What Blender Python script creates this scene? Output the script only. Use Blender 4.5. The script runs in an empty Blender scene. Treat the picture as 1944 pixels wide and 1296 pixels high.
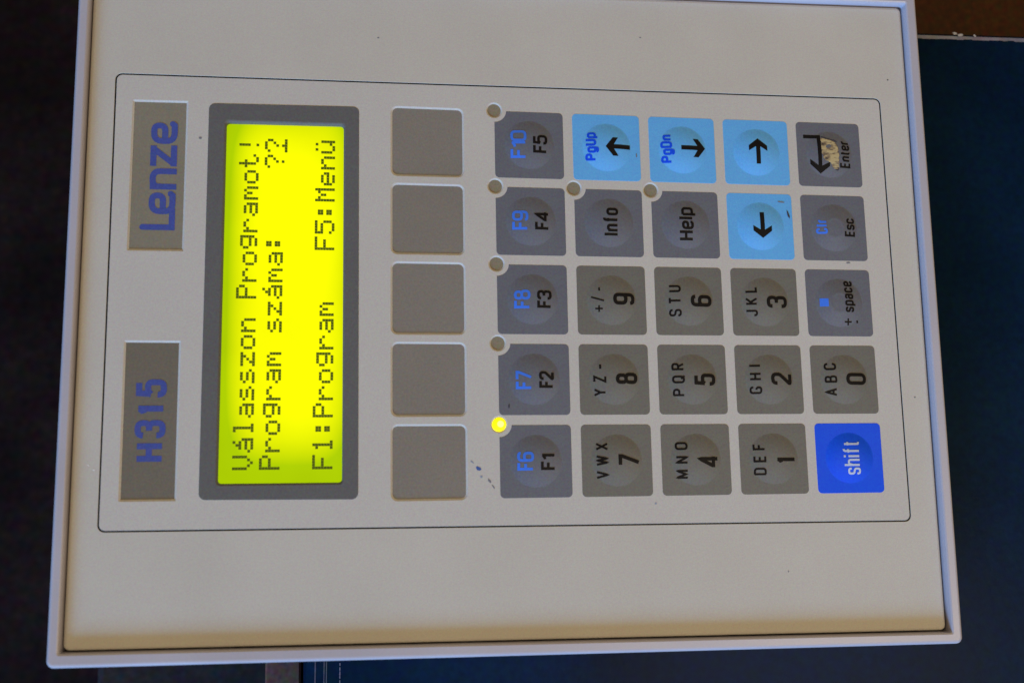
import bpy, math, random
from mathutils import Matrix, Vector
random.seed(7)
S = bpy.context.scene
MM = 0.001
PI = math.pi

# ------------------------------------------------------------------ camera
cam = bpy.data.cameras.new('camera')
cam.sensor_width = 36.0
cam.lens = 2065.17 / 1944 * 36.0
cam.clip_start = 0.01
cam.clip_end = 50.0
cam.dof.use_dof = True
cam.dof.focus_distance = 0.253
cam.dof.aperture_fstop = 16.0
cam_o = bpy.data.objects.new('camera', cam)
S.collection.objects.link(cam_o)
RW = Matrix(((0.9893426928, 0.0179531475, -0.1444947080),
             (0.0056219666, 0.9869195158, 0.1611156809),
             (0.1454971809, -0.1602109660, 0.9763006795)))
D = Matrix(((1, 0, 0), (0, -1, 0), (0, 0, -1)))
RB = (D @ RW @ D).transposed()
cam_o.matrix_world = Matrix.Translation(Vector((-75.6213, -47.8589, 233.8255)) * MM) @ RB.to_4x4()
S.camera = cam_o

# ------------------------------------------------------------------ world and lamps
w = bpy.data.worlds.new('World')
S.world = w
w.use_nodes = True
bg = w.node_tree.nodes['Background']
bg.inputs['Color'].default_value = (1.0, 0.79, 0.48, 1)
bg.inputs['Strength'].default_value = 0.19


def area(name, loc, target, size, color, power, size_y=None):
    l = bpy.data.lights.new(name, 'AREA')
    l.size = size
    if size_y:
        l.shape = 'RECTANGLE'
        l.size_y = size_y
    l.color = color
    l.energy = power
    o = bpy.data.objects.new(name, l)
    o.location = loc
    d = Vector(target) - Vector(loc)
    o.rotation_euler = d.to_track_quat('-Z', 'Y').to_euler()
    S.collection.objects.link(o)
    return o


area('window_light', (-1.30, -2.38, 0.85), (-0.02, 0, 0), 1.4, (0.24, 0.53, 1.0), 100.0, 0.7)
area('warm_fill', (0.45, -0.28, 1.0), (0, 0, 0), 0.5, (1.0, 0.79, 0.49), 4.3)  # unseen warm area light added overhead for soft fill

S.view_settings.view_transform = 'Standard'
S.view_settings.look = 'None'
S.view_settings.exposure = 0.0
S.view_settings.gamma = 1.0


# ------------------------------------------------------------------ materials
def mat(name, color, rough=0.55, var=0.06, scale=3500.0, bump=0.12, bump_dist=0.00004,
        spec=0.22, metallic=0.0, tint=None, coarse=0.04, coarse_scale=45.0):
    """moulded plastic / print: fine grain in colour and relief, faint uneven patches"""
    m = bpy.data.materials.new(name)
    m.use_nodes = True
    nt = m.node_tree
    N, L = nt.nodes, nt.links
    b = N['Principled BSDF']
    b.inputs['Roughness'].default_value = rough
    b.inputs['Specular IOR Level'].default_value = spec
    b.inputs['Metallic'].default_value = metallic
    tc = N.new('ShaderNodeTexCoord')
    n1 = N.new('ShaderNodeTexNoise')
    n1.inputs['Scale'].default_value = scale
    n1.inputs['Detail'].default_value = 2.0
    L.new(tc.outputs['Object'], n1.inputs['Vector'])
    n2 = N.new('ShaderNodeTexNoise')
    n2.inputs['Scale'].default_value = coarse_scale
    n2.inputs['Detail'].default_value = 5.0
    L.new(tc.outputs['Object'], n2.inputs['Vector'])
    # colour grain: each channel a little different, like speckled pigment
    mx = N.new('ShaderNodeMix')
    mx.data_type = 'RGBA'
    mx.blend_type = 'MIX'
    c = color
    t = tint or (1.0, 1.0, 1.0)
    mx.inputs['A'].default_value = (c[0] * (1 - var) * (2 - t[0]), c[1] * (1 - var), c[2] * (1 - var), 1)
    mx.inputs['B'].default_value = (c[0] * (1 + var), c[1] * (1 + var), c[2] * (1 + var), 1)
    rmp = N.new('ShaderNodeMapRange')
    rmp.inputs['From Min'].default_value = 0.3
    rmp.inputs['From Max'].default_value = 0.7
    L.new(n1.outputs['Fac'], rmp.inputs['Value'])
    L.new(rmp.outputs['Result'], mx.inputs['Factor'])
    hs = N.new('ShaderNodeMix')
    hs.data_type = 'RGBA'
    hs.blend_type = 'MULTIPLY'
    hs.inputs['Factor'].default_value = 1.0
    cr = N.new('ShaderNodeMapRange')
    cr.inputs['From Min'].default_value = 0.3
    cr.inputs['From Max'].default_value = 0.7
    cr.inputs['To Min'].default_value = 1 - coarse
    cr.inputs['To Max'].default_value = 1 + coarse
    L.new(n2.outputs['Fac'], cr.inputs['Value'])
    L.new(mx.outputs['Result'], hs.inputs['A'])
    L.new(cr.outputs['Result'], hs.inputs['B'])
    rg = N.new('ShaderNodeMapRange')
    rg.inputs['From Min'].default_value = 0.3
    rg.inputs['From Max'].default_value = 0.7
    rg.inputs['To Min'].default_value = rough - 0.09
    rg.inputs['To Max'].default_value = rough + 0.07
    L.new(n2.outputs['Fac'], rg.inputs['Value'])
    L.new(rg.outputs['Result'], b.inputs['Roughness'])
    # pigment speckle in hue
    n3 = N.new('ShaderNodeTexNoise')
    n3.inputs['Scale'].default_value = scale * 0.6
    n3.inputs['Detail'].default_value = 1.0
    L.new(tc.outputs['Object'], n3.inputs['Vector'])
    hv = N.new('ShaderNodeMix')
    hv.data_type = 'RGBA'
    hv.blend_type = 'SOFT_LIGHT'
    hv.inputs['Factor'].default_value = min(0.9, var * 5.0)
    L.new(hs.outputs['Result'], hv.inputs['A'])
    L.new(n3.outputs['Color'], hv.inputs['B'])
    L.new(hv.outputs['Result'], b.inputs['Base Color'])
    bp = N.new('ShaderNodeBump')
    bp.inputs['Strength'].default_value = bump
    bp.inputs['Distance'].default_value = bump_dist
    L.new(n1.outputs['Fac'], bp.inputs['Height'])
    L.new(bp.outputs['Normal'], b.inputs['Normal'])
    return m


def flat_mat(name, color, rough=0.5, spec=0.3):
    m = bpy.data.materials.new(name)
    m.use_nodes = True
    nt = m.node_tree
    b = nt.nodes['Principled BSDF']
    b.inputs['Roughness'].default_value = rough
    b.inputs['Specular IOR Level'].default_value = spec
    tc = nt.nodes.new('ShaderNodeTexCoord')
    n = nt.nodes.new('ShaderNodeTexNoise')
    n.inputs['Scale'].default_value = 2500
    nt.links.new(tc.outputs['Object'], n.inputs['Vector'])
    r = nt.nodes.new('ShaderNodeMix')
    r.data_type = 'RGBA'
    r.inputs['A'].default_value = tuple(x * 0.88 for x in color) + (1,)
    r.inputs['B'].default_value = tuple(min(1, x * 1.12) for x in color) + (1,)
    nt.links.new(n.outputs['Fac'], r.inputs['Factor'])
    nt.links.new(r.outputs['Result'], b.inputs['Base Color'])
    return m


M = {
    'frame': mat('frame_paint', (0.53, 0.495, 0.565), rough=0.34, var=0.03, bump=0.05, spec=0.55),
    'plate': mat('cover_plastic', (0.645, 0.598, 0.538), rough=0.6, var=0.05, coarse=0.03),
    'sheet': mat('overlay_film', (0.648, 0.605, 0.562), rough=0.6, var=0.06, coarse=0.02),
    'bezel': mat('grey_film', (0.155, 0.15, 0.15), rough=0.6, var=0.06),
    'window': mat('window_film', (0.275, 0.24, 0.205), rough=0.6, var=0.06),
    'badge': mat('badge_film', (0.285, 0.25, 0.19), rough=0.6, var=0.06),
    'beige_key': mat('beige_grey_print', (0.192, 0.180, 0.158), rough=0.45, var=0.06),
    'blue_grey_key': mat('blue_grey_print', (0.165, 0.168, 0.20), rough=0.45, var=0.06),
    'cyan_key': mat('light_blue_print', (0.15, 0.50, 0.98), rough=0.5, var=0.06),
    'blue_key': mat('blue_print', (0.001, 0.10, 1.0), rough=0.5, var=0.06),
    'led': mat('led_window', (0.30, 0.25, 0.17), rough=0.5, var=0.08),
    'gap': flat_mat('gap_black', (0.012, 0.010, 0.010)),
    'deep_blue_ink': flat_mat('deep_blue_ink', (0.01, 0.09, 0.95), spec=.1),
    'black': flat_mat('black_ink', (0.010, 0.008, 0.008), spec=.12),
    'blue_ink': flat_mat('blue_ink', (0.07, 0.23, 1.0), spec=.1),
    'white_ink': flat_mat('white_ink', (0.62, 0.70, 0.95)),
    'logo': mat('logo_blue', (0.075, 0.105, 0.40), rough=0.6, var=0.08),
    'pen': flat_mat('pen_ink', (0.06, 0.13, 0.42)),
    'pen_faint': flat_mat('faint_pen_ink', (0.30, 0.35, 0.47)),
    'smudge': flat_mat('grey_smudge', (0.22, 0.22, 0.27)),
    'dark_smudge': flat_mat('dark_smudge', (0.05, 0.05, 0.07)),
    'nick': flat_mat('white_nick', (0.85, 0.85, 0.85)),
    'chip': flat_mat('primer_chip', (0.50, 0.48, 0.50)),
    'lcd_dot': flat_mat('lcd_segment', (0.03, 0.05, 0.004)),
    'badge_shaded': mat('badge_film_shaded', (0.21, 0.18, 0.14), rough=0.6, var=0.06),  # darker copy of the badge film, shade of the lower window put into its colour
}

b = M['lcd_dot'].node_tree.nodes['Principled BSDF']      # the segments let some of the backlight through
b.inputs['Emission Color'].default_value = (.75, .95, 0, 1)
b.inputs['Emission Strength'].default_value = .065


# ------------------------------------------------------------------ object helpers
def link(name, me, material, parent=None, label=None, kind=None):
    o = bpy.data.objects.new(name, me)
    S.collection.objects.link(o)
    if material is not None and not me.materials:
        me.materials.append(material)
    if parent is not None:
        o.parent = parent
    if label:
        o['label'] = label
    if kind:
        o['kind'] = kind
    return o


def mesh(verts, faces, smooth=False, name='part'):
    me = bpy.data.meshes.new(name)
    me.from_pydata([(v[0] * MM, v[1] * MM, v[2] * MM) for v in verts], [], faces)
    if smooth:
        me.polygons.foreach_set('use_smooth', [True] * len(me.polygons))
    if smooth is not None:
        for p in me.polygons:
            if abs(p.normal.z) > 0.9995:
                p.use_smooth = False
    me.update()
    return me


def shade(me, deg):
    for p in me.polygons:
        p.use_smooth = abs(p.normal.z) < 0.9995
    me.set_sharp_from_angle(angle=math.radians(deg))
    flat_e = set()
    for p in me.polygons:
        if abs(p.normal.z) > 0.9995:
            flat_e.update(p.edge_keys)
    for e in me.edges:
        if e.key in flat_e:
            e.use_edge_sharp = True


def thing(name, label, cat, loc=(0, 0, 0), group=None):
    o = bpy.data.objects.new(name, None)
    o.empty_display_size = 0.02
    S.collection.objects.link(o)
    o.location = loc
    o['label'] = label
    o['category'] = cat
    if group:
        o['group'] = group
    return o


# ------------------------------------------------------------------ outlines (mm, counter-clockwise from the lower left)
def quad_inset(q, d):
    n = len(q)
    out = []
    for i in range(n):
        p0, p1, p2 = Vector(q[i - 1]), Vector(q[i]), Vector(q[(i + 1) % n])
        e1 = (p1 - p0).normalized()
        e2 = (p2 - p1).normalized()
        n1 = Vector((-e1.y, e1.x))
        n2 = Vector((-e2.y, e2.x))
        k = d / (1 + n1.dot(n2))
        out.append(tuple(p1 + (n1 + n2) * k))
    return out


def rounded(q, r, seg=6):
    """round every corner of a polygon by radius r"""
    pts = []
    n = len(q)
    for i in range(n):
        p0, p1, p2 = Vector(q[i - 1]), Vector(q[i]), Vector(q[(i + 1) % n])
        a = (p0 - p1).normalized()
        b = (p2 - p1).normalized()
        ang = a.angle(b)
        t = r / math.tan(ang / 2)
        c = p1 + (a + b).normalized() * (r / math.sin(ang / 2))
        s = p1 + a * t - c
        e = p1 + b * t - c
        a0 = math.atan2(s.y, s.x)
        a1 = math.atan2(e.y, e.x)
        while a1 < a0:
            a1 += 2 * PI
        for k in range(seg + 1):
            th = a0 + (a1 - a0) * k / seg
            pts.append((c.x + r * math.cos(th), c.y + r * math.sin(th)))
    return pts


def loft(rings, smooth_seg=False, cap=False, cap_first=False):
    """rings: list of (pts2d, z)"""
    V, F = [], []
    n = len(rings[0][0])
    for pts, z in rings:
        V += [(p[0], p[1], z) for p in pts]
    for i in range(len(rings) - 1):
        for k in range(n):
            k2 = (k + 1) % n
            F.append((i * n + k, i * n + k2, (i + 1) * n + k2, (i + 1) * n + k))
    if cap:
        F.append(tuple((len(rings) - 1) * n + k for k in range(n)))
    if cap_first:
        F.append(tuple(range(n))[::-1])
    return V, F


def rect(cx, cy, hw, hh):
    return [(cx - hw, cy - hh), (cx + hw, cy - hh), (cx + hw, cy + hh), (cx - hw, cy + hh)]


def profile_loft(q, prof, r0, seg=6, **kw):
    """prof: (inset, z); radius shrinks with the inset"""
    rings = []
    for d, z in prof:
        rr = max(r0 - d, 0.05)
        rings.append((rounded(quad_inset(q, d), rr, seg), z))
    return loft(rings, **kw)


# ------------------------------------------------------------------ measured layout of the terminal
PLATE = [(-132.2, -72.26), (56.27, -74.25), (57.25, 74.05), (-132.15, 70.6)]
FRAME = [(-134.95, -75.45), (59.25, -77.15), (60.5, 77.3), (-134.9, 74.2)]
SHEET = [(-126.22, -48.85), (49.50, -49.85), (49.62, 49.95), (-126.42, 48.72)]
BEZEL = [(-106.80, -43.00), (-74.15, -43.35), (-74.35, 43.40), (-106.88, 42.98)]
LCD = [(-103.1, -39.70), (-77.55, -39.75), (-77.7, 39.00), (-103.1, 38.80)]
BADGES = [([(-122.58, 9.98), (-111.68, 10.02), (-111.66, 42.88), (-122.58, 42.76)], 'Lenze'),
          ([(-122.30, -42.68), (-111.62, -42.72), (-111.68, -10.15), (-122.40, -10.12)], 'H315')]
PITCH, ROWP = 18.0, 17.87
SOFTX = -59.15
KH, KW = 7.83, 7.88


def col_x(c):
    return (c - 3) * PITCH if c else SOFTX


def row_y(r):
    return -(r - 2) * ROWP


root = thing('operator_terminal',
             'pale grey industrial keypad terminal lying sideways with glowing yellow display and rows of keys',
             'control panel', (0, 0, 0))

# ---- housing frame: outer side, rounded rim, flat land, sloping inner lip
fq = FRAME
W0 = 2.0
rings = []
for d, z in ((0.0, -14.0), (0.0, 0.75), (0.10, 1.15), (0.28, 1.42), (0.55, 1.66), (0.85, 1.72)):
    rings.append((rounded(quad_inset(fq, d), max(1.5 - d, 0.3), 6), z))
for d, z in ((0.80, 1.72), (0.58, 1.66), (0.42, 1.50), (0.34, 1.20), (0.30, -0.05), (0.30, -3.0)):
    rings.append((rounded(quad_inset(PLATE, -d), 0.35 + d * 0.3, 6), z))
V, F = loft(rings)
me = mesh(V, F)
fr = link('housing_frame', me, M['frame'], root)
shade(me, 30)

# back body closing the housing
V, F = profile_loft(quad_inset(FRAME, 0.6), [(0, -14.0), (0, -13.0), (0.0, -3.2)], 1.5, cap=True, cap_first=True)
link('back_shell', mesh(V, F), M['gap'], root)

# ---- cover plate (one moulded piece with the opening for the keypad)
rings = [(rounded(quad_inset(PLATE, d), max(1.3 - d, 0.3), 6), z)
         for d, z in ((0.0, -3.0), (0.0, -0.55), (0.12, -0.28), (0.35, -0.09), (0.75, 0.0))]
G = 0.36
rings += [(rounded(quad_inset(SHEET, -d), 1.25 + d * 0.6, 6), z)
          for d, z in ((G + 0.04, 0.0), (G, -0.04), (G, -1.6))]
V, F = loft(rings)
me = mesh(V, F)
shade(me, 35)
link('cover_plate', me, M['plate'], root)


# ---- overlay sheet with its embossed openings, filled from a 2-D outline
def filled_sheet(name, outer, holes, z_top, thick, edge, material, parent):
    cu = bpy.data.curves.new(name, 'CURVE')
    cu.dimensions = '2D'
    cu.fill_mode = 'FRONT'
    for pts in [outer] + holes:
        sp = cu.splines.new('POLY')
        sp.points.add(len(pts) - 1)
        for i, p in enumerate(pts):
            sp.points[i].co = (p[0] * MM, p[1] * MM, 0, 1)
        sp.use_cyclic_u = True
    o = bpy.data.objects.new(name, cu)
    S.collection.objects.link(o)
    bpy.context.view_layer.update()
    dg = bpy.context.evaluated_depsgraph_get()
    me = bpy.data.meshes.new_from_object(o.evaluated_get(dg))
    bpy.data.objects.remove(o)
    me.transform(Matrix.Translation((0, 0, z_top * MM)))
    # make every face look up
    import bmesh
    bm = bmesh.new()
    bm.from_mesh(me)
    for f in bm.faces:
        if f.normal.z < 0:
            f.normal_flip()
    # sloping edges
    for pts, inner_dir, in [(outer, 1)] + [(h, -1) for h in holes]:
        n = len(pts)
        if edge is None:
            prof = ((0, 0), (0, -thick))
        else:
            e = edge(pts) if callable(edge) else edge
            prof = e if inner_dir == -1 else ((0, 0), (-0.03, -0.04), (-0.03, -thick))
        prev = None
        for d, dz in prof:
            q = pts if d == 0 else quad_inset(pts, d)
            ring = [bm.verts.new((p[0] * MM, p[1] * MM, (z_top + dz) * MM)) for p in q]
            if prev:
                for k in range(n):
                    k2 = (k + 1) % n
                    vs = (prev[k], prev[k2], ring[k2], ring[k])
                    f = bm.faces.new(vs if inner_dir == -1 else vs)
                    f.smooth = len(prof) > 2
            prev = ring
    bmesh.ops.remove_doubles(bm, verts=bm.verts, dist=1e-7)
    bmesh.ops.recalc_face_normals(bm, faces=bm.faces)
    bm.to_mesh(me)
    bm.free()
    me.materials.clear()
    shade(me, 40)
    return link(name, me, material, parent)


def circle(cx, cy, r, n=28):
    return [(cx + r * math.cos(2 * PI * k / n), cy + r * math.sin(2 * PI * k / n)) for k in range(n)]


LED_SPOTS = [(1, r) for r in range(5)] + [(2, 1), (3, 1)]
leds = [(col_x(c) - 7.93, row_y(r) + 8.0, (c, r)) for c, r in LED_SPOTS]
RAMP = 0.44
soft = [(SOFTX, row_y(r)) for r in range(5)]
soft_q = []
for r in range(5):
    cy = row_y(r) + 0.02
    soft_q.append([(-66.95, cy - 7.75), (-51.28, cy - 7.72), (-51.28, cy + 7.72), (-66.95, cy + 7.75)])
holes = [rounded(quad_inset(q, -RAMP), 1.1 + RAMP, 5) for q in soft_q]
holes += [rounded(quad_inset(q, -RAMP), RAMP * 0.8, 4) for q, _ in BADGES]
holes += [circle(x, y, 1.55 + 0.35) for x, y, _ in leds]
holes += [rounded(quad_inset(BEZEL, 0.35), 1.0, 5)]


def edge(pts):
    r = max(p[0] for p in pts) - min(p[0] for p in pts)
    if r < 5:
        return ((0, 0), (0.10, -0.03), (0.35, -0.22), (0.35, -0.5))
    if r > 30:
        return ((0, 0), (0, -0.4))
    return ((0, 0), (0.08, -0.02), (0.22, -0.11), (0.36, -0.20), (RAMP, -0.22), (RAMP, -0.42))


filled_sheet('overlay_sheet', rounded(SHEET, 1.2, 6), holes, 0.0, 1.2, edge, M['sheet'], root)

# ---- black strip added in the seam to keep light off its wall
V, F = loft([(rounded(quad_inset(SHEET, .3), 1.0, 6), -.09), (rounded(quad_inset(SHEET, -.7), 1.5, 6), -.09)])
V2, F2 = [v for v in V], [f[::-1] for f in F]
link('seam_shade_strip', mesh(V2, F2), M['gap'], root)

# ---- bed under the sheet (closes the gaps)
V, F = profile_loft(quad_inset(PLATE, -0.2), [(0, -2.9), (0, -2.0)], 1.0, cap=True, cap_first=True)
link('base_board', mesh(V, F), M['gap'], root)


# ------------------------------------------------------------------ stroke lettering
def R_(pts, r=None, closed=False):
    return ('R', pts, r, closed)


def fillet(pts, r, closed=False, seg=5):
    out = []
    n = len(pts)
    for i in range(n):
        if not closed and i in (0, n - 1):
            out.append(pts[i])
            continue
        p0, p1, p2 = Vector(pts[i - 1]), Vector(pts[i]), Vector(pts[(i + 1) % n])
        a = p0 - p1
        b = p2 - p1
        la, lb = a.length, b.length
        if la < 1e-6 or lb < 1e-6:
            continue
        a.normalize()
        b.normalize()
        ang = a.angle(b)
        lim_a = la / 2 if (closed or 0 < i - 1) else la
        lim_b = lb / 2 if (closed or i + 1 < n - 1) else lb
        t = min(r / math.tan(ang / 2), lim_a * 0.999, lim_b * 0.999)
        for k in range(seg + 1):
            u = k / seg
            q = (p1 + a * t) * (1 - u) ** 2 + p1 * (2 * u * (1 - u)) + (p1 + b * t) * u ** 2
            out.append((q.x, q.y))
    return out


# glyph: (width in cap heights, [(points, corner radius, closed)])
w5 = 0.52
X = 0.72


def bowl(w, h, y0=0.0):
    return [(0, y0), (w, y0), (w, y0 + h), (0, y0 + h)]


GL = {
    '0': (w5, [(bowl(w5, 1), .26, True)]),
    '1': (.26, [([(.26, 0), (.26, 1)], 0, False), ([(0, .78), (.10, .80), (.26, .95)], .1, False)]),
    '2': (w5, [([(0, .74), (0, 1), (w5, 1), (w5, .60), (0, .06), (0, 0), (w5, 0)], .24, False)]),
    '3': (w5, [([(0, .78), (0, 1), (w5, 1), (w5, .54), (.2, .54)], .22, False),
               ([(.2, .54), (w5, .54), (w5, 0), (0, 0), (0, .24)], .22, False)]),
    '4': (.56, [([(.42, 0), (.42, 1), (0, .30), (0, .24), (.56, .24)], .0, False)]),
    '5': (w5, [([(w5 * .95, 1), (.06, 1), (.02, .52)], 0, False),
               ([(.02, .52), (.15, .64), (w5, .64), (w5, 0), (0, 0), (0, .24)], .22, False)]),
    '6': (w5, [([(w5, .84), (w5, 1), (0, 1), (0, .5), (0, 0), (w5, 0), (w5, .60), (0, .60), (0, .35)], .24, False)]),
    '7': (w5, [([(0, 1), (w5, 1), (w5, .90), (.14, 0)], .0, False)]),
    '8': (w5, [(bowl(w5, .54), .24, True), (bowl(w5 - .06, .46, .54), .22, True)]),
    '9': (w5, [([(0, .16), (0, 0), (w5, 0), (w5, .5), (w5, 1), (0, 1), (0, .40), (w5, .40), (w5, .65)], .24, False)]),
    'F': (.44, [([(.0, 0), (0, 1), (.44, 1)], 0, False), ([(0, .52), (.38, .52)], 0, False)]),
    'E': (.44, [([(.44, 0), (0, 0), (0, 1), (.44, 1)], 0, False), ([(0, .52), (.40, .52)], 0, False)]),
    'H': (.50, [([(0, 0), (0, 1)], 0, False), ([(.5, 0), (.5, 1)], 0, False), ([(0, .52), (.5, .52)], 0, False)]),
    'I': (.0, [([(0, 0), (0, 1)], 0, False)]),
    'L': (.42, [([(0, 1), (0, 0), (.42, 0)], 0, False)]),
    'P': (.50, [([(0, 0), (0, 1)], 0, False), ([(0, .955), (.5, .955), (.5, .46), (0, .46)], .24, False)]),
    'U': (.50, [([(0, 1), (0, 0), (.5, 0), (.5, 1)], .26, False)]),
    'D': (.50, [([(0, -.04), (0, 1.04)], 0, False), ([(0, 1), (.5, 1), (.5, 0), (0, 0)], .26, False)]),
    'C': (.50, [([(.5, .72), (.5, 1), (0, 1), (0, 0), (.5, 0), (.5, .28)], .26, False)]),
    'G': (.52, [([(.52, .74), (.52, 1), (0, 1), (0, 0), (.52, 0), (.52, .46), (.3, .46)], .22, False)]),
    'S': (.50, [([(.5, .76), (.5, 1), (0, 1), (0, .53), (.5, .47), (.5, 0), (0, 0), (0, .24)], .22, False)]),
    'T': (.50, [([(0, 1), (.5, 1)], 0, False), ([(.25, 1), (.25, 0)], 0, False)]),
    'J': (.42, [([(.42, 1), (.42, 0), (0, 0), (0, .26)], .2, False)]),
    'K': (.50, [([(0, 0), (0, 1)], 0, False), ([(.5, 1), (0, .38)], 0, False), ([(.16, .58), (.5, 0)], 0, False)]),
    'M': (.62, [([(0, 0), (0, 1), (.31, .15), (.62, 1), (.62, 0)], 0, False)]),
    'N': (.50, [([(0, 0), (0, 1), (.5, 0), (.5, 1)], 0, False)]),
    'O': (.54, [(bowl(.54, 1), .26, True)]),
    'Q': (.54, [(bowl(.54, 1), .26, True), ([(.32, .25), (.60, -.06)], 0, False)]),
    'R': (.50, [([(0, 0), (0, 1.04)], 0, False), ([(0, 1), (.5, 1), (.5, .48), (0, .48)], .22, False), ([(.26, .48), (.5, 0)], 0, False)]),
    'V': (.52, [([(0, 1), (.26, 0), (.52, 1)], 0, False)]),
    'W': (.74, [([(0, 1), (.19, 0), (.37, 1), (.55, 0), (.74, 1)], 0, False)]),
    'X': (.50, [([(0, 0), (.5, 1)], 0, False), ([(0, 1), (.5, 0)], 0, False)]),
    'Y': (.52, [([(0, 1), (.26, .46), (.52, 1)], 0, False), ([(.26, .46), (.26, 0)], 0, False)]),
    'Z': (.46, [([(0, 1), (.46, 1), (0, 0), (.46, 0)], 0, False)]),
    'A': (.54, [([(0, 0), (.27, 1), (.54, 0)], 0, False), ([(.09, .30), (.45, .30)], 0, False)]),
    'B': (.50, [([(0, -.04), (0, 1.04)], 0, False), ([(0, 1), (.46, 1), (.46, .54), (0, .54)], .2, False),
                ([(0, .54), (.5, .54), (.5, 0), (0, 0)], .2, False)]),
    'n': (.42, [([(0, 0), (0, X)], 0, False), ([(0, X * .6), (.08, X), (.42, X), (.42, 0)], .18, False)]),
    'h': (.42, [([(0, 0), (0, 1)], 0, False), ([(0, X * .6), (.08, X), (.42, X), (.42, 0)], .18, False)]),
    'f': (.30, [([(.30, 1), (.13, 1), (.13, 0)], .16, False), ([(0, X), (.28, X)], 0, False)]),
    't': (.28, [([(.11, .94), (.11, 0), (.28, 0)], .12, False), ([(0, X), (.27, X)], 0, False)]),
    'o': (.44, [(bowl(.44, X), .22, True)]),
    'e': (.44, [([(0.02, X * .5), (.44, X * .5), (.44, X), (0, X), (0, 0), (.44, 0), (.44, .16)], .21, False)]),
    'l': (.0, [([(0, 0), (0, 1)], 0, False)]),
    'i': (.0, [([(0, 0), (0, X)], 0, False), ([(0, .90), (0, 1.03)], 0, False)]),
    'p': (.44, [([(0, -.27), (0, X)], 0, False), ([(0, X), (.44, X), (.44, 0), (0, 0)], .2, False)]),
    'g': (.44, [([(.44, X), (.44, -.27), (.02, -.27), (.02, -.12)], .18, False),
                ([(.44, X), (0, X), (0, 0), (.44, 0)], .2, False)]),
    'r': (.28, [([(0, 0), (0, X)], 0, False), ([(0, X * .6), (.06, X), (.28, X)], .16, False)]),
    's': (.40, [([(.4, X * .76), (.4, X), (0, X), (0, X * .54), (.4, X * .46), (.4, 0), (0, 0), (0, .18)], .16, False)]),
    'c': (.40, [([(.4, X * .7), (.4, X), (0, X), (0, 0), (.4, 0), (.4, X * .3)], .2, False)]),
    'a': (.42, [([(.02, X * .78), (.02, X), (.42, X), (.42, 0)], .18, False),
                ([(.42, X * .56), (0, X * .56), (0, 0), (.42, 0)], .15, False)]),
    'z': (.40, [([(0, X), (.40, X), (0, 0), (.40, 0)], 0, False)]),
    '+': (.50, [([(0, .45), (.5, .45)], 0, False), ([(.25, .2), (.25, .7)], 0, False)]),
    '-': (.40, [([(0, .42), (.40, .42)], 0, False)]),
    '/': (.24, [([(0, 0), (.24, 1)], 0, False)]),
    ' ': (.25, []),
}


def densify(pts, closed, step):
    out = []
    n = len(pts)
    rng = n if closed else n - 1
    for i in range(rng):
        a = pts[i]
        b = pts[(i + 1) % n]
        L = math.hypot(b[0] - a[0], b[1] - a[1])
        if L < 1e-5:
            continue
        k = max(1, int(math.ceil(L / step)))
        for j in range(k):
            out.append((a[0] + (b[0] - a[0]) * j / k, a[1] + (b[1] - a[1]) * j / k))
    if not closed:
        out.append(pts[-1])
    return out


def strip(V, F, pts, closed, wd, zf, round_end=False):
    """flat ribbon of width wd along pts (mm); zf(x, y) gives the height"""
    # drop near-duplicate points
    q = [pts[0]]
    for p in pts[1:]:
        if math.hypot(p[0] - q[-1][0], p[1] - q[-1][1]) > 0.02:
            q.append(p)
    if closed and math.hypot(q[0][0] - q[-1][0], q[0][1] - q[-1][1]) < 0.02:
        q.pop()
    n = len(q)
    base = len(V)
    for i in range(n):
        p = Vector(q[i])
        if closed or 0 < i < n - 1:
            d1 = (p - Vector(q[i - 1])).normalized()
            d2 = (Vector(q[(i + 1) % n]) - p).normalized()
        elif i == 0:
            d1 = d2 = (Vector(q[1]) - p).normalized()
        else:
            d1 = d2 = (p - Vector(q[i - 1])).normalized()
        n1 = Vector((-d1.y, d1.x))
        n2 = Vector((-d2.y, d2.x))
        m = n1 + n2
        den = 1 + n1.dot(n2)
        m = m / max(den, 0.28)
        for s in (-1, 1):
            v = p + m * (s * wd / 2)
            V.append((v.x, v.y, zf(v.x, v.y) + i * .0008))
    for i in range(n if closed else n - 1):
        j = (i + 1) % n
        F.append((base + 2 * i, base + 2 * j, base + 2 * j + 1, base + 2 * i + 1))
    if round_end and not closed:
        for e, (i, j) in enumerate(((0, 1), (n - 1, n - 2))):
            p = Vector(q[i])
            d = (p - Vector(q[j])).normalized()
            a0 = math.atan2(d.y, d.x)
            b0 = len(V)
            for k in range(9):
                th = a0 - PI / 2 + PI * k / 8
                x, y = p.x + wd / 2 * math.cos(th), p.y + wd / 2 * math.sin(th)
                V.append((x, y, zf(x, y)))
            F.append(tuple(range(b0, b0 + 9)))


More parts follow.
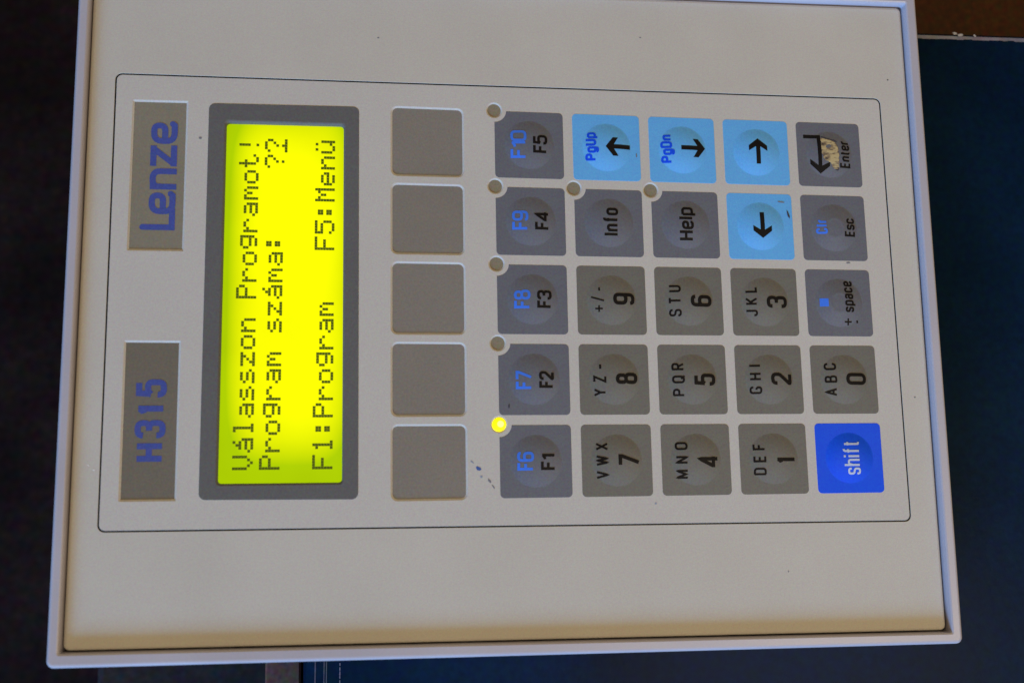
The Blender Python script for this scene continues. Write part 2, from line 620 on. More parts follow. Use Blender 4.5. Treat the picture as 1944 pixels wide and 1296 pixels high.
def lettering(V, F, text, x_base, y0, y1, cap, stroke, zf, track=0.16, gap_even=False, round_end=False, lay=[0]):
    """text runs along +Y from y0 to y1, its top towards -X; cap = cap height in mm"""
    ce = cap - stroke                     # centre-line cap height
    ws = [GL[c][0] * ce for c in text]
    tw = sum(ws)
    n = len(text)
    total = (y1 - y0) - stroke
    if gap_even:                          # letters keep their width, space is shared out
        sc = 1.0
        gp = (total - tw) / max(1, n - 1)
    else:
        gp = track * cap + stroke * 0.9
        sc = (total - gp * (n - 1)) / max(tw, 1e-6)
        if tw < 1e-6:
            sc = 1.0
    u = y0 + stroke / 2
    for c, wd in zip(text, ws):
        for k, (pts, r, closed) in enumerate(GL[c][1]):
            q = [(p[0] * ce * sc, p[1] * ce) for p in pts]
            if r:
                q = fillet(q, r * ce * min(1.0, max(sc, .7)), closed)
            q = [(x_base - stroke / 2 - p[1], u + p[0]) for p in q]
            q = densify(q, closed, 0.45)
            lay[0] = (lay[0] + 1) % 6
            off = lay[0] * 0.004
            strip(V, F, q, closed, stroke, lambda x, y: zf(x, y) + off, round_end)
        u += wd * sc + gp


# ------------------------------------------------------------------ keys
DOME_R, DOME_H = 5.75, 0.62


def dome(dx, dy):
    r = math.hypot(dx, dy) / DOME_R
    if r >= 1:
        return 0.0
    # shoulder rises fast near the rim, crown nearly flat
    return DOME_H * (1 - r ** 2.4) ** 1.18


def ring_bump(dx, dy):
    r = math.hypot(dx, dy)
    return 0.07 * math.exp(-((r - 2.3) / 0.45) ** 2)


def key_outline(notch):
    q = rounded(rect(0, 0, KW, KH), 0.95, 5)
    if not notch:
        return q
    nx, ny, nr = -7.93, 8.0, 2.78
    out = []
    # walk, replacing the upper-left corner by the concave arc round the lamp
    arc = []
    a0 = math.acos(max(-1, min(1, (-KW - nx) / nr)))   # meets the left side
    a1 = math.asin(max(-1, min(1, (KH - ny) / nr)))    # meets the top side
    for k in range(11):
        th = a1 + (-PI / 2 + (0.0) - a1) * k / 10
        arc.append((nx + nr * math.cos(th), ny + nr * math.sin(th)))
    arc = [(max(x, -KW), y) for x, y in arc]
    done = False
    for p in q:
        if math.hypot(p[0] - nx, p[1] - ny) < nr:
            if not done:
                out += arc
                done = True
            continue
        out.append(p)
    return out


def key_mesh(notch, inner_ring):
    out = key_outline(notch)
    ang = set(round(2 * PI * k / 72, 5) for k in range(72))
    for p in out:
        ang.add(round(math.atan2(p[1], p[0]) % (2 * PI), 5))
    ang = sorted(ang)
    A = [ang[0]]
    for a in ang[1:]:
        if a - A[-1] > 0.006:
            A.append(a)

    def hit(th):
        d = Vector((math.cos(th), math.sin(th)))
        best = None
        n = len(out)
        for i in range(n):
            a = Vector(out[i])
            b = Vector(out[(i + 1) % n])
            e = b - a
            den = d.x * e.y - d.y * e.x
            if abs(den) < 1e-9:
                continue
            t = (a.x * e.y - a.y * e.x) / den
            s = (a.x * d.y - a.y * d.x) / den
            if t > 0 and -1e-6 <= s <= 1 + 1e-6:
                if best is None or t > best:
                    best = t
        return (d * best)
    rr = [.12, .22, .30, .36, .42, .5, .6, .7, .78, .85, .9, .94, .97, 1.0]
    V = [(0, 0, dome(0, 0))]
    F = []
    n = len(A)
    for r in rr:
        for th in A:
            x, y = r * DOME_R * math.cos(th), r * DOME_R * math.sin(th)
            V.append((x, y, dome(x, y) + (ring_bump(x, y) if inner_ring else 0)))
    for th in A:
        p = hit(th)
        V.append((p.x, p.y, 0.0))
    for th in A:
        p = hit(th)
        V.append((p.x * 1.003, p.y * 1.003, -0.03))
    for k in range(n):
        F.append((0, 1 + k, 1 + (k + 1) % n))
    for i in range(len(rr) + 1):
        for k in range(n):
            k2 = (k + 1) % n
            a = 1 + i * n
            b = a + n
            F.append((a + k, b + k, b + k2, a + k2))
    return mesh(V, F, smooth=True, name='key')


KM = {}
for notch in (False, True):
    for ring in (False, True):
        if notch and ring:
            continue
        KM[(notch, ring)] = key_mesh(notch, ring)

# (col, row): (material, label, [(text, x top, x base, y0, y1, stroke, ink, even)], extras)
B, C_, K_ = 'blue_ink', 'cyan', 'black'
FN = [('F10', 'F5'), ('F9', 'F4'), ('F8', 'F3'), ('F7', 'F2'), ('F6', 'F1')]
keys = {}
FW = {'F10': (-3.25, 3.3), 'F9': (-2.1, 2.3), 'F8': (-2.15, 2.1), 'F7': (-2.2, 1.85), 'F6': (-2.0, 2.05),
      'F5': (-1.95, 2.3), 'F4': (-2.0, 2.3), 'F3': (-2.0, 2.0), 'F2': (-1.95, 1.75), 'F1': (-1.95, 1.55)}
for r, (a, b) in enumerate(FN):
    dx = (-.15, -.1, 0, .05, .05)[r]
    keys[(1, r)] = ('blue_grey_key', 'blue-grey function key marked %s in black and %s in blue' % (b, a),
                    [(a, -4.20 + dx, -.55 + dx, *FW[a], .60, B, False), (b, .93 + dx, 4.28 + dx, *FW[b], .60, K_, False)], None)
keys[(2, 0)] = ('cyan_key', 'light blue key marked PgUp with a black arrow pointing left in the photo',
                [('PgUp', -5.15, -2.50, -3.3, 3.45, .54, 'deep_blue_ink', False)], ('arrow', (-.35, .12), (5.5, .12), 1.05, 2.2, 3.0))
keys[(3, 0)] = ('cyan_key', 'light blue key marked PgDn with a black arrow pointing right in the photo',
                [('PgDn', -5.25, -2.55, -3.3, 3.5, .54, 'deep_blue_ink', False)], ('arrow', (5.5, .42), (-.4, .42), 1.05, 2.2, 3.0))
keys[(4, 0)] = ('cyan_key', 'light blue key with a single black arrow pointing up in the photo', [],
                ('arrow', (.26, 3.25), (.26, -2.9), 1.05, 2.25, 3.0))
keys[(4, 1)] = ('cyan_key', 'light blue key with a black arrow pointing down and a dark scuff', [],
                ('arrow', (.28, -2.9), (.28, 3.25), 1.05, 2.25, 3.0))
keys[(5, 0)] = ('blue_grey_key', 'blue-grey Enter key with bent arrow and worn beige hole in its print',
                [('Enter', 2.40, 5.12, -3.25, 3.55, .46, K_, False)], 'enter')
keys[(5, 1)] = ('blue_grey_key', 'blue-grey key marked Clr in blue and Esc in black',
                [('Clr', -4.6, -1.85, -1.6, 2.0, .50, B, False), ('Esc', 2.35, 5.05, -2.1, 2.3, .46, K_, False)], None)
keys[(5, 2)] = ('blue_grey_key', 'blue-grey space key with a small blue square',
                [('space', .60, 3.42, -2.25, 5.15, .46, K_, False)], 'space')
keys[(2, 1)] = ('blue_grey_key', 'blue-grey Info key', [('Info', -1.53, 2.10, -3.05, 3.45, .60, K_, False)], None)
keys[(3, 1)] = ('blue_grey_key', 'blue-grey Help key', [('Help', -1.90, 1.75, -3.8, 4.05, .60, K_, False)], None)
NK = {(2, 2): ('', '9'), (3, 2): ('STU', '6'), (4, 2): ('JKL', '3'),
      (2, 3): ('YZ-', '8'), (3, 3): ('PQR', '5'), (4, 3): ('GHI', '2'), (5, 3): ('ABC', '0'),
      (2, 4): ('VWX', '7'), (3, 4): ('MNO', '4'), (4, 4): ('DEF', '1')}
SP = {'STU': (-3.6, 3.6), 'JKL': (-3.4, 3.5), 'YZ-': (-3.8, 3.5), 'PQR': (-3.8, 3.65), 'GHI': (-3.35, 3.3),
      'ABC': (-3.8, 3.75), 'VWX': (-4.0, 3.85), 'MNO': (-4.2, 3.85), 'DEF': (-3.65, 3.4),
      '9': (-1.1, 1.6), '6': (-1.35, 1.35), '3': (-1.45, 1.35), '8': (-1.1, 1.45), '5': (-1.45, 1.25),
      '2': (-1.3, 1.5), '0': (-1.3, 1.45), '7': (-1.4, 1.3), '4': (-1.75, 1.0), '1': (-1.25, .2)}
for k, (s, d) in NK.items():
    tx = [(d, .22, 5.25, *SP[d], .80, K_, False)]
    if s:
        tx.append((s, -4.80, -1.95, *SP[s], .45, K_, True))
    keys[k] = ('beige_key', 'beige-grey key marked %s%s' % (d, (' with letters ' + ' '.join(s)) if s else ' with plus, slash and minus'),
               tx, 'pm' if not s else None)
keys[(5, 4)] = ('blue_key', 'bright blue shift key with white lettering',
                [('shift', -1.74, 2.34, -3.75, 3.8, .46, 'white_ink', False)], None)


def ink_obj(name, V, F, ink, parent, label=None):
    return link(name, mesh(V, F, name=name), M[ink], parent, label)


def arrow_strokes(tip, tail, sw, hw, hl):
    t = Vector(tip)
    d = (t - Vector(tail)).normalized()
    n = Vector((-d.y, d.x))
    L = (t - Vector(tail)).length
    w2 = sw / 2
    k = 1.15          # thickness of the head arms along the shaft
    # one closed outline: shaft + chevron head
    P = [(0, -w2), (L - k * 1.35, -w2), (L - hl - .15, -hw), (L - hl - .15 + k, -hw - .02), (L, 0),
         (L - hl - .15 + k, hw + .02), (L - hl - .15, hw), (L - k * 1.35, w2), (0, w2)]
    hb, hk = hl, hl - 1.25
    P = [(0, -w2), (L - 1.95, -w2), (L - hb, -hw), (L - hk, -hw), (L, 0), (L - hk, hw), (L - hb, hw), (L - 1.95, w2), (0, w2)]
    tl = Vector(tail)
    return [tuple(tl + d * a + n * b) for a, b in P]


def poly_on_dome(V, F, pts, zf, grid=0.5):
    """fill a polygon and drape it (triangulated with interior points)"""
    from mathutils.geometry import delaunay_2d_cdt
    vs = [Vector(p) for p in densify(pts, True, grid)]
    n = len(vs)
    edges = [(i, (i + 1) % n) for i in range(n)]
    res = delaunay_2d_cdt(vs, edges, [], 1, 1e-5)
    b = len(V)
    for v in res[0]:
        V.append((v.x, v.y, zf(v.x, v.y)))
    for f in res[2]:
        F.append(tuple(b + i for i in f))


KEYZ = 0.035
used = set()
for (c, r), (mt, lab, texts, extra) in sorted(keys.items()):
    cx, cy = col_x(c), row_y(r)
    notch = (c, r) in LED_SPOTS
    ring = (c, r) in ((5, 1), (5, 2))
    me = KM[(notch, ring)]
    if (notch, ring) in used:
        me = me.copy()
        me.materials.clear()
    used.add((notch, ring))
    me.materials.clear()
    ko = link('key', me, M[mt], root, lab)
    ko.location = (cx * MM, cy * MM, KEYZ * MM)

    def zf(x, y, ring=ring):
        return dome(x, y) + (ring_bump(x, y) if ring else 0) + 0.03
    for tx in texts:
        s, xt, xb, y0, y1, st, ink, even = tx
        V, F = [], []
        if s in ('Info', 'Help', 'shift', 'space'):
            lettering(V, F, s, xb, y0, y1, (xb - xt), st, zf, track=.10)
        else:
            lettering(V, F, s, xb, y0, y1, (xb - xt), st, zf, gap_even=even, track=0 if s[0] == 'F' else (.15 if s == 'Clr' else .08))
        ink_obj('lettering', V, F, ink, ko)
    if isinstance(extra, tuple):
        _, tip, tail, sw, hw, hl = extra
        V, F = [], []
        poly_on_dome(V, F, arrow_strokes(tip, tail, sw, hw, hl), zf)
        ink_obj('arrow', V, F, 'black', ko)
    elif extra == 'pm':
        V, F = [], []
        for a, b in (((-3.85, -2.0), (-2.2, -2.0)), ((-3.02, -2.75), (-3.02, -1.25)), ((-4.75, .62), (-1.9, -.22)),
                     ((-2.88, 2.05), (-2.88, 2.85))):
            off = .004 * len(F)
            strip(V, F, densify([a, b], False, .4), False, .36, lambda x, y: zf(x, y) + off % .02)
        ink_obj('lettering', V, F, 'black', ko)
    elif extra == 'space':
        V, F = [], []
        poly_on_dome(V, F, rect(-3.78, 0.0, 1.02, .95), zf)
        ink_obj('blue_square', V, F, 'blue_ink', ko)
        V, F = [], []
        strip(V, F, [(1.0, -4.5), (2.75, -4.5)], False, .38, zf)
        strip(V, F, [(1.87, -5.3), (1.87, -3.7)], False, .38, lambda x, y: zf(x, y) + .005)
        strip(V, F, [(4.15, -4.75), (4.15, -4.15)], False, .40, zf)
        ink_obj('lettering', V, F, 'black', ko)
    elif extra == 'enter':
        V, F = [], []
        hook = [(-6.2, 4.72), (-2.2, 4.72), (-2.05, 4.72), (-2.05, -2.9), (-.15, -1.95), (-.15, -2.95), (-2.45, -4.75),
                (-4.85, -2.45), (-4.85, -1.25), (-2.95, -2.75), (-2.95, 3.85), (-6.2, 3.85)]
        poly_on_dome(V, F, hook, zf)
        ink_obj('arrow', V, F, 'black', ko)
        # the worn patch: torn film, ragged outline, beige backing with creases and dirt
        rag = []
        base = [(-2.02, 4.0), (-1.2, 3.85), (0.1, 3.5), (1.0, 3.2), (1.6, 2.7), (1.9, 2.0), (2.15, 1.3), (2.1, .4), (2.25, -.5), (2.1, -1.3),
                (2.0, -2.3), (2.15, -3.1), (1.6, -3.75), (.9, -3.55), (.35, -3.0), (.1, -2.2), (-.5, -1.7), (-1.3, -1.6), (-1.75, -1.0),
                (-1.95, 0.2), (-1.9, 1.2), (-2.0, 2.4)]
        bb = densify(base, True, .32)
        for p in bb:
            j = .13
            rag.append((p[0] + random.uniform(-j, j), p[1] + random.uniform(-j, j)))
        V, F = [], []
        poly_on_dome(V, F, rag, lambda x, y: zf(x, y) + .03 + .018 * math.sin(y * 5.2 + x) * math.sin(x * 2.1), .3)
        m = bpy.data.materials.new('worn_backing')
        m.use_nodes = True
        nt = m.node_tree
        b = nt.nodes['Principled BSDF']
        b.inputs['Roughness'].default_value = .8
        tc = nt.nodes.new('ShaderNodeTexCoord')
        mp = nt.nodes.new('ShaderNodeMapping')
        mp.inputs['Scale'].default_value = (700, 1900, 700)
        n = nt.nodes.new('ShaderNodeTexNoise')
        n.inputs['Scale'].default_value = 1.0
        n.inputs['Detail'].default_value = 6
        cr = nt.nodes.new('ShaderNodeValToRGB')
        cr.color_ramp.elements[0].position = .30
        cr.color_ramp.elements[0].color = (.04, .03, .03, 1)
        cr.color_ramp.elements[1].position = .56
        cr.color_ramp.elements[1].color = (.60, .47, .24, 1)
        e = cr.color_ramp.elements.new(.44)
        e.color = (.28, .20, .12, 1)
        nt.links.new(tc.outputs['Object'], mp.inputs['Vector'])
        nt.links.new(mp.outputs['Vector'], n.inputs['Vector'])
        nt.links.new(n.outputs['Fac'], cr.inputs['Fac'])
        nt.links.new(cr.outputs['Color'], b.inputs['Base Color'])
        bp = nt.nodes.new('ShaderNodeBump')
        bp.inputs['Strength'].default_value = .8
        bp.inputs['Distance'].default_value = .0001
        nt.links.new(n.outputs['Fac'], bp.inputs['Height'])
        nt.links.new(bp.outputs['Normal'], b.inputs['Normal'])
        M['worn'] = m
        ink_obj('worn_patch', V, F, 'worn', ko, 'ragged beige patch where the key print has worn through')
        V, F = [], []
        edge_line = [(-1.9, 4.35), (-1.2, 4.15), (-.3, 3.8), (.6, 3.55), (1.3, 3.45), (1.9, 3.1)]
        strip(V, F, edge_line, False, .22, lambda x, y: zf(x, y) + .07)
        strip(V, F, [(1.2, -3.7), (1.8, -3.85), (2.1, -3.5)], False, .25, lambda x, y: zf(x, y) + .07)
        ink_obj('torn_edge', V, F, 'dark_smudge', ko)

# ------------------------------------------------------------------ blank label windows and name badges
for r, q in enumerate(soft_q):
    V, F = loft([(rounded(quad_inset(q, -.25), 1.2, 5), -.60), (rounded(quad_inset(q, -.2), 1.2, 5), -.25)], cap=True)
    link('label_window', mesh(V, F, name='label_window'), M['window'], root)

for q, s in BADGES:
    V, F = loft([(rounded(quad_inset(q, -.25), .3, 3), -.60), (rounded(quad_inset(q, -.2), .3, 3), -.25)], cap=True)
    bo = link('name_window', mesh(V, F, name='name_window'), M['badge' if s == 'Lenze' else 'badge_shaded'], root,
              'brownish window with a rounded blue word mark' if s == 'Lenze' else 'brownish window with painted-in shade and blue block letters and digits')
    V, F = [], []
    zc = lambda x, y: -.225
    if s == 'H315':
        for ch, (y0, y1) in zip('H315', ((-35.0, -31.2), (-30.2, -26.4), (-25.6, -23.4), (-21.7, -17.9))):
            lettering(V, F, ch, -113.85, y0, y1, 6.2, 1.22, zc)
    else:
        # heavy rounded logotype; the foot of the L runs into the first e
        xb = -113.35
        xh = 5.55

        def P(pts):           # (u along text, v up) -> sheet
            return [(xb - v, 14.2 + u) for u, v in pts]
        st = 1.28
        h = st / 2
        strokes = [[(h, 7.3 - h), (h, h), (4.6, h)]]

        def e_shape(u, lift=0):
            wdt = 4.8
            return fillet([(u + h, xh * .47), (u + wdt - h, xh * .47), (u + wdt - h, xh - h), (u + h, xh - h), (u + h, h),
                           (u + wdt - h, h), (u + wdt - h * .9, h), (u + wdt - h * .35, 1.05)], 1.9)
        strokes.append(e_shape(3.5))
        u = 9.0
        strokes.append([(u + h, h - .7), (u + h, xh - .1)])
        strokes.append(fillet([(u + h, xh * .62), (u + h, xh - h), (u + 4.7 - h, xh - h), (u + 4.7 - h, h - .7)], 1.6))
        u = 14.2
        strokes.append([(u, xh - h), (u + 4.6, xh - h)])
        strokes.append([(u + 4.6 - h * 1.3, xh - h - .15), (u + h * 1.1, h + .15)])
        strokes.append([(u, h), (u + 4.7, h)])
        strokes.append(e_shape(19.2))
        for k, pts in enumerate(strokes):
            q2 = densify(P(pts), False, .5)
            off = k * .004
            strip(V, F, q2, False, st, lambda x, y: -.225 + off, round_end=(k in (0, 1, 7)))
    ink_obj('lettering', V, F, 'logo', bo)

# ------------------------------------------------------------------ indicator lamps
lit = bpy.data.materials.new('lit_led')
lit.use_nodes = True
nt = lit.node_tree
b = nt.nodes['Principled BSDF']
b.inputs['Base Color'].default_value = (.05, .05, .0, 1)
b.inputs['Emission Color'].default_value = (1.0, .85, 0, 1)
b.inputs['Emission Strength'].default_value = 1.6
core = bpy.data.materials.new('lit_led_core')
core.use_nodes = True
b = core.node_tree.nodes['Principled BSDF']
b.inputs['Base Color'].default_value = (.05, .05, 0, 1)
b.inputs['Emission Color'].default_value = (1.0, 1.0, .20, 1)
b.inputs['Emission Strength'].default_value = 1.6
for x, y, k in leds:
    on = k == (1, 4)
    z = .02 if on else -.24
    rr = 1.50 if on else 1.75
    V, F = loft([(circle(0, 0, rr, 28), -.5), (circle(0, 0, rr, 28), z - .05), (circle(0, 0, rr * .93, 28), z),
                 (circle(0, 0, rr * .5, 28), z + (.10 if on else .0))], cap=True)
    o = link('indicator_lamp', mesh(V, F, name='indicator_lamp'), lit if on else M['led'], root,
             'lit yellow indicator lamp' if on else None)
    o.location = (x * MM, y * MM, 0)
    if on:
        V, F = loft([(circle(.30, .10, .72, 20), z + .10), (circle(.30, .10, .4, 20), z + .16)], cap=True)
        link('lamp_core', mesh(V, F), core, o)
        for p in me.polygons:
            pass

# ------------------------------------------------------------------ display
rings = [(rounded(quad_inset(BEZEL, d), max(1.35 - d * .5, .3), 5), z) for d, z in ((0, .0), (0.02, .05), (.10, .07))]
rings += [(rounded(quad_inset(LCD, -d), .75 + d * .5, 5), z) for d, z in ((.50, .07), (.30, .03), (.06, -.20), (.0, -.5), (0, -1.3))]
V, F = loft(rings)
me = mesh(V, F, smooth=True)
shade(me, 35)
bez = link('display_bezel', me, M['bezel'], root)

lcd = bpy.data.materials.new('backlit_lcd')
lcd.use_nodes = True
nt = lcd.node_tree
b = nt.nodes['Principled BSDF']
b.inputs['Base Color'].default_value = (.06, .07, .0, 1)
b.inputs['Roughness'].default_value = .4
b.inputs['Specular IOR Level'].default_value = .1
tc = nt.nodes.new('ShaderNodeTexCoord')
sx = nt.nodes.new('ShaderNodeSeparateXYZ')
nt.links.new(tc.outputs['Generated'], sx.inputs['Vector'])


def mth(op, a, bb=None, clamp=False):
    n = nt.nodes.new('ShaderNodeMath')
    n.operation = op
    n.use_clamp = clamp
    for i, v in enumerate((a, bb)):
        if v is None:
            continue
        if isinstance(v, (int, float)):
            n.inputs[i].default_value = v
        else:
            nt.links.new(v, n.inputs[i])
    return n.outputs[0]


# the lamp foil behind the glass is weaker towards its own edges
ax = mth('MULTIPLY', mth('ABSOLUTE', mth('SUBTRACT', sx.outputs['X'], .56)), 1.95)
ay = mth('MULTIPLY', mth('ABSOLUTE', mth('SUBTRACT', sx.outputs['Y'], .55)), 2.0)
ex = mth('POWER', ax, 4.0)
ey = mth('POWER', ay, 6.0)
fo = mth('ADD', ex, ey, True)
cr = nt.nodes.new('ShaderNodeValToRGB')
cr.color_ramp.elements[0].color = (1.0, 1.0, 0.0, 1)
cr.color_ramp.elements[0].position = 0.05
cr.color_ramp.elements[1].color = (.40, .60, 0.0, 1)
cr.color_ramp.elements[1].position = 1.0
nt.links.new(fo, cr.inputs['Fac'])
nt.links.new(cr.outputs['Color'], b.inputs['Emission Color'])
ns = nt.nodes.new('ShaderNodeTexNoise')
ns.inputs['Scale'].default_value = 55.0
ns.inputs['Detail'].default_value = 6.0
nt.links.new(tc.outputs['Object'], ns.inputs['Vector'])
nt.links.new(mth('ADD', mth('MULTIPLY', ns.outputs['Fac'], .30), .84), b.inputs['Emission Strength'])
V, F = loft([(rounded(quad_inset(LCD, -.3), .8, 5), -1.6), (rounded(quad_inset(LCD, -.3), .8, 5), -1.2)], cap=True)
link('screen', mesh(V, F), lcd, bez)

FONT = {
    'V': ['#...#', '#...#', '#...#', '#...#', '#...#', '.#.#.', '..#..'],
    'á': ['...#.', '..#..', '.###.', '....#', '.####', '#...#', '.####'],
    'l': ['.##..', '..#..', '..#..', '..#..', '..#..', '..#..', '.###.'],
    'a': ['.....', '.....', '.###.', '....#', '.####', '#...#', '.####'],
    's': ['.....', '.....', '.###.', '#....', '.###.', '....#', '####.'],
    'z': ['.....', '.....', '#####', '...#.', '..#..', '.#...', '#####'],
    'o': ['.....', '.....', '.###.', '#...#', '#...#', '#...#', '.###.'],
    'n': ['.....', '.....', '#.##.', '##..#', '#...#', '#...#', '#...#'],
    'P': ['####.', '#...#', '#...#', '####.', '#....', '#....', '#....'],
    'r': ['.....', '.....', '#.##.', '##..#', '#....', '#....', '#....'],
    'g': ['.....', '.####', '#...#', '#...#', '.####', '....#', '.###.'],
    'm': ['.....', '.....', '##.#.', '#.#.#', '#.#.#', '#...#', '#...#'],
    't': ['.#...', '.#...', '###..', '.#...', '.#...', '.#..#', '..##.'],
    '!': ['..#..', '..#..', '..#..', '..#..', '.....', '.....', '..#..'],
    ':': ['.....', '.##..', '.##..', '.....', '.##..', '.##..', '.....'],
    '?': ['.###.', '#...#', '....#', '...#.', '..#..', '.....', '..#..'],
    'F': ['#####', '#....', '#....', '####.', '#....', '#....', '#....'],
    '1': ['..#..', '.##..', '..#..', '..#..', '..#..', '..#..', '.###.'],
    '5': ['#####', '#....', '####.', '....#', '....#', '#...#', '.###.'],
    'M': ['#...#', '##.##', '#.#.#', '#.#.#', '#...#', '#...#', '#...#'],
    'e': ['.....', '.....', '.###.', '#...#', '#####', '#....', '.###.'],
    'ü': ['.#.#.', '.....', '#...#', '#...#', '#...#', '#..##', '.##.#'],
    ' ': ['.....'] * 7,
}
LINES = ['Válasszon Programot!', 'Program száma:    ??', '', 'F1:Program   F5:Menü']
DP, RP = 0.61, 0.612
for li, txt in enumerate(LINES):
    if not txt:
        continue
    V, F = [], []
    for ci, ch in enumerate(txt):
        rows = list(FONT[ch])
        if li == 1 and ci == 19:
            rows = rows + ['#####']
        for ri, rw in enumerate(rows):
            for k, cc in enumerate(rw):
                if cc != '#':
                    continue
                u0 = -36.9 + ci * DP * 6 + k * DP
                x0 = -100.35 + li * 5.50 + ri * RP
                g = .012
                bI = len(V)
                z = -1.17
                x1, u1 = x0 + RP - g, u0 + DP - g
                x0, u0 = x0 + g, u0 + g
                V += [(x0, u0, z), (x1, u0, z), (x1, u1, z), (x0, u1, z)]
                F.append((bI, bI + 1, bI + 2, bI + 3))
    link('text_line', mesh(V, F), M['lcd_dot'], bez)


# ------------------------------------------------------------------ marks on the surface
def blob(name, x, y, a, b_, ang, ink, z=.03, label=None, parent=None):
    pts = []
    n = 14
    for k in range(n):
        th = 2 * PI * k / n
        rr = random.uniform(.7, 1.15)
        u, v = a * rr * math.cos(th), b_ * rr * math.sin(th)
        pts.append((x + u * math.cos(ang) - v * math.sin(ang), y + u * math.sin(ang) + v * math.cos(ang), z))
    return link(name, mesh(pts, [tuple(range(n))], name=name), M[ink], parent or root, label)


blob('ink_mark', -49.9, -35.75, .55, .16, -.75, 'pen_faint')
blob('ink_mark', -48.5, -37.2, .62, .42, -.75, 'pen', label='small blue pen smear beside the F1 key')
blob('ink_mark', -47.9, -38.9, .28, .3, 0, 'pen_faint')
blob('ink_mark', -46.2, -39.85, .62, .22, -.95, 'smudge')
blob('ink_mark', -45.4, -41.1, .55, .15, -.95, 'smudge')
blob('ink_mark', -9.6, -45.2, .28, .24, 0, 'pen_faint')
blob('speck', -70.14, 59.97, .26, .2, 0, 'smudge')
blob('speck', -108.57, 34.96, .38, .3, 0, 'smudge')
blob('speck', 52.32, 55.14, .2, .2, 0, 'dark_smudge')
blob('speck', 39.0, 9.6, .5, .22, 0, 'smudge')
blob('speck', -9.0, 63.0, .25, .15, 0, 'smudge')
blob('speck', 53.0, -22.0, .22, .2, 0, 'smudge')
blob('speck', 20.0, -60.5, .18, .2, 0, 'smudge')
blob('nick', -127.7, -36.6, .30, .18, 0, 'nick')
blob('nick', -128.9, -35.6, .35, .12, -.6, 'nick')
blob('scuff', -41.7, -23.7, .2, .55, 0, 'dark_smudge', z=.08)
blob('scuff', 24.9, 20.9, .24, 1.1, .25, 'dark_smudge', z=.10)
blob('scuff', 23.3, 23.8, .9, .18, -.15, 'smudge', z=.10)
blob('scuff', -11.0, 34.0, .14, .55, 0, 'smudge', z=.09)
for x, y in ((59.2, 9.5), (59.1, 7.8), (59.0, -17.5), (58.6, -74.9)):
    blob('speck', x, y, .11, .11, 0, 'dark_smudge', z=1.65)

# ------------------------------------------------------------------ behind: blue steel cabinet, boards, dark floor
TZ = -16.0     # top of the cabinet


def paint_mat():
    m = mat('navy_paint', (0.003, 0.015, 0.042), rough=.30, var=.08, scale=900, bump=.25, bump_dist=.0001,
            spec=.035, coarse=.45, coarse_scale=14)
    return m


M['navy'] = paint_mat()
M['bare'] = mat('bare_edge', (.26, .25, .34), rough=.5, var=.06, scale=900, coarse=.3, coarse_scale=120)
M['seam'] = mat('seam_dust', (.09, .10, .15), rough=.5, var=.1, scale=900, coarse=.3, coarse_scale=120)
M['brown'] = mat('brown_wood', (.060, .020, .004), rough=.6, var=.25, scale=700, coarse=.2, coarse_scale=30)
M['floor'] = mat('dark_floor', (.022, .011, .010), rough=.8, spec=.08, var=.3, scale=300, coarse=.6, coarse_scale=9)
M['card'] = mat('brown_card', (.20, .11, .08), rough=.8, var=.15, scale=900, coarse=.15)
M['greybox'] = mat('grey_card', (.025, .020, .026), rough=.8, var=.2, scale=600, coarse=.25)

cab = thing('steel_cabinet', 'dark navy painted steel cabinet with chipped pale edge behind the terminal', 'cabinet',
            (0, 0, -0.40))
CABQ = [(-85.8, -330.0), (380.0, -318.0), (372.0, 81.2), (-85.8, 73.6)]


def off(o):
    o.location = (0, 0, 0.40)
    return o


V, F = profile_loft(CABQ, [(0.0, -330), (0, TZ - 2.2), (.35, TZ - .9), (1.1, TZ - .25), (2.2, TZ)], 5.0, cap=True, cap_first=True)
me = mesh(V, F, smooth=True)
shade(me, 40)
off(link('cabinet_body', me, M['navy'], cab))
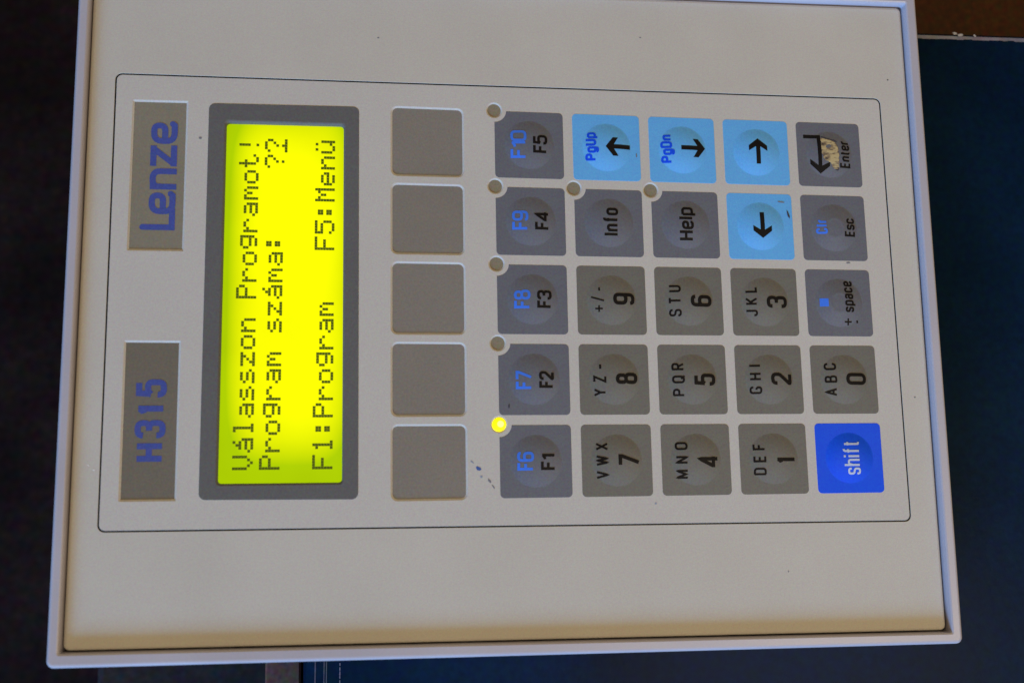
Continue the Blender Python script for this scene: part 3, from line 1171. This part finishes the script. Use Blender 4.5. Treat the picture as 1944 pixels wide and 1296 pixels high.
# worn rim where the paint has rubbed to the pale primer along the far edge, with chips
V, F = [], []
x = 40.0
while x < 200:
    L = random.uniform(1.2, 4.0)
    yy = 73.6 + (x + 85.8) / 457.8 * 7.6
    yn = 73.6 + (x + L + 85.8) / 457.8 * 7.6
    wd = random.uniform(.25, .55)
    b = len(V)
    V += [(x, yy - 1.7 - wd, TZ + .06), (x + L, yn - 1.7 - wd * random.uniform(.8, 1.1), TZ + .06), (x + L, yn - 1.15, TZ - .12), (x, yy - 1.15, TZ - .12)]
    F.append((b, b + 1, b + 2, b + 3))
    x += L * random.uniform(.9, 1.0)
off(link('worn_edge', mesh(V, F), M['bare'], cab))
for cx, cy, a in ((80.9, 75.8, .7), (82.3, 75.4, .8), (86.4, 75.4, .35)):
    pts = []
    for k in range(9):
        th = 2 * PI * k / 9
        rr = random.uniform(.7, 1.2)
        pts.append((cx + a * rr * math.cos(th), cy + .42 * rr * math.sin(th) , TZ + .3))
    off(link('paint_chip', mesh(pts, [tuple(range(9))]), M['chip'], cab))
# pale scratches / folded seam lines near the left edge
for x0, x1, wd in ((-83.6, -83.0, .25), (-81.9, -81.0, .2), (-80.9, -80.7, .22)):
    V, F = [], []
    strip(V, F, densify([(x0, -150), (x1, -50)], False, 8), False, wd, lambda x, y: TZ + .1)
    off(link('seam_line', mesh(V, F), M['seam'], cab))
V, F = [], []
for k in range(30):
    y0 = -78.5 - k * .9
    strip(V, F, [(-77.85, y0), (-77.85, y0 - random.uniform(.4, .85))], False, .16, lambda x, y: TZ + .1)
off(link('scratch', mesh(V, F), M['bare'], cab))

# brown wooden board beyond the cabinet
brd = thing('wooden_board', 'dark brown wooden board lying beyond the pale chipped edge of the blue cabinet', 'board', (0.2, 0.25, -0.12))
V, F = profile_loft([(-120, -170), (400, -170), (400, 300), (-120, 300)], [(0, -18), (0, -1), (1, 0)], 4, cap=True, cap_first=True)
link('board_panel', mesh(V, F), M['brown'], brd)

# cardboard piece and grey box low on the left of the cabinet
cb = link('cardboard_box', mesh(*profile_loft([(-7.5, -160), (1, -160), (1, 22), (-7.5, 22)], [(0, -60), (0, -.5), (.5, 0)], 2, cap=True, cap_first=True)), M['card'])
cb.location = (-0.0885, -0.095, -0.045)
cb['label'] = 'small brown cardboard box beside the left edge of the blue cabinet'
cb['category'] = 'box'

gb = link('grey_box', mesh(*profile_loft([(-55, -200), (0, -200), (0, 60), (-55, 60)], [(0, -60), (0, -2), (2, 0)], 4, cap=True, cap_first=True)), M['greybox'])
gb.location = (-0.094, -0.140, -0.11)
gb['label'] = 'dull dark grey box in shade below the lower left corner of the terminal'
gb['category'] = 'box'

fl = link('floor', mesh([(-3000, -3000, -400), (3000, -3000, -400), (3000, 3000, -400), (-3000, 3000, -400)], [(0, 1, 2, 3)]), M['floor'])
fl['kind'] = 'structure'
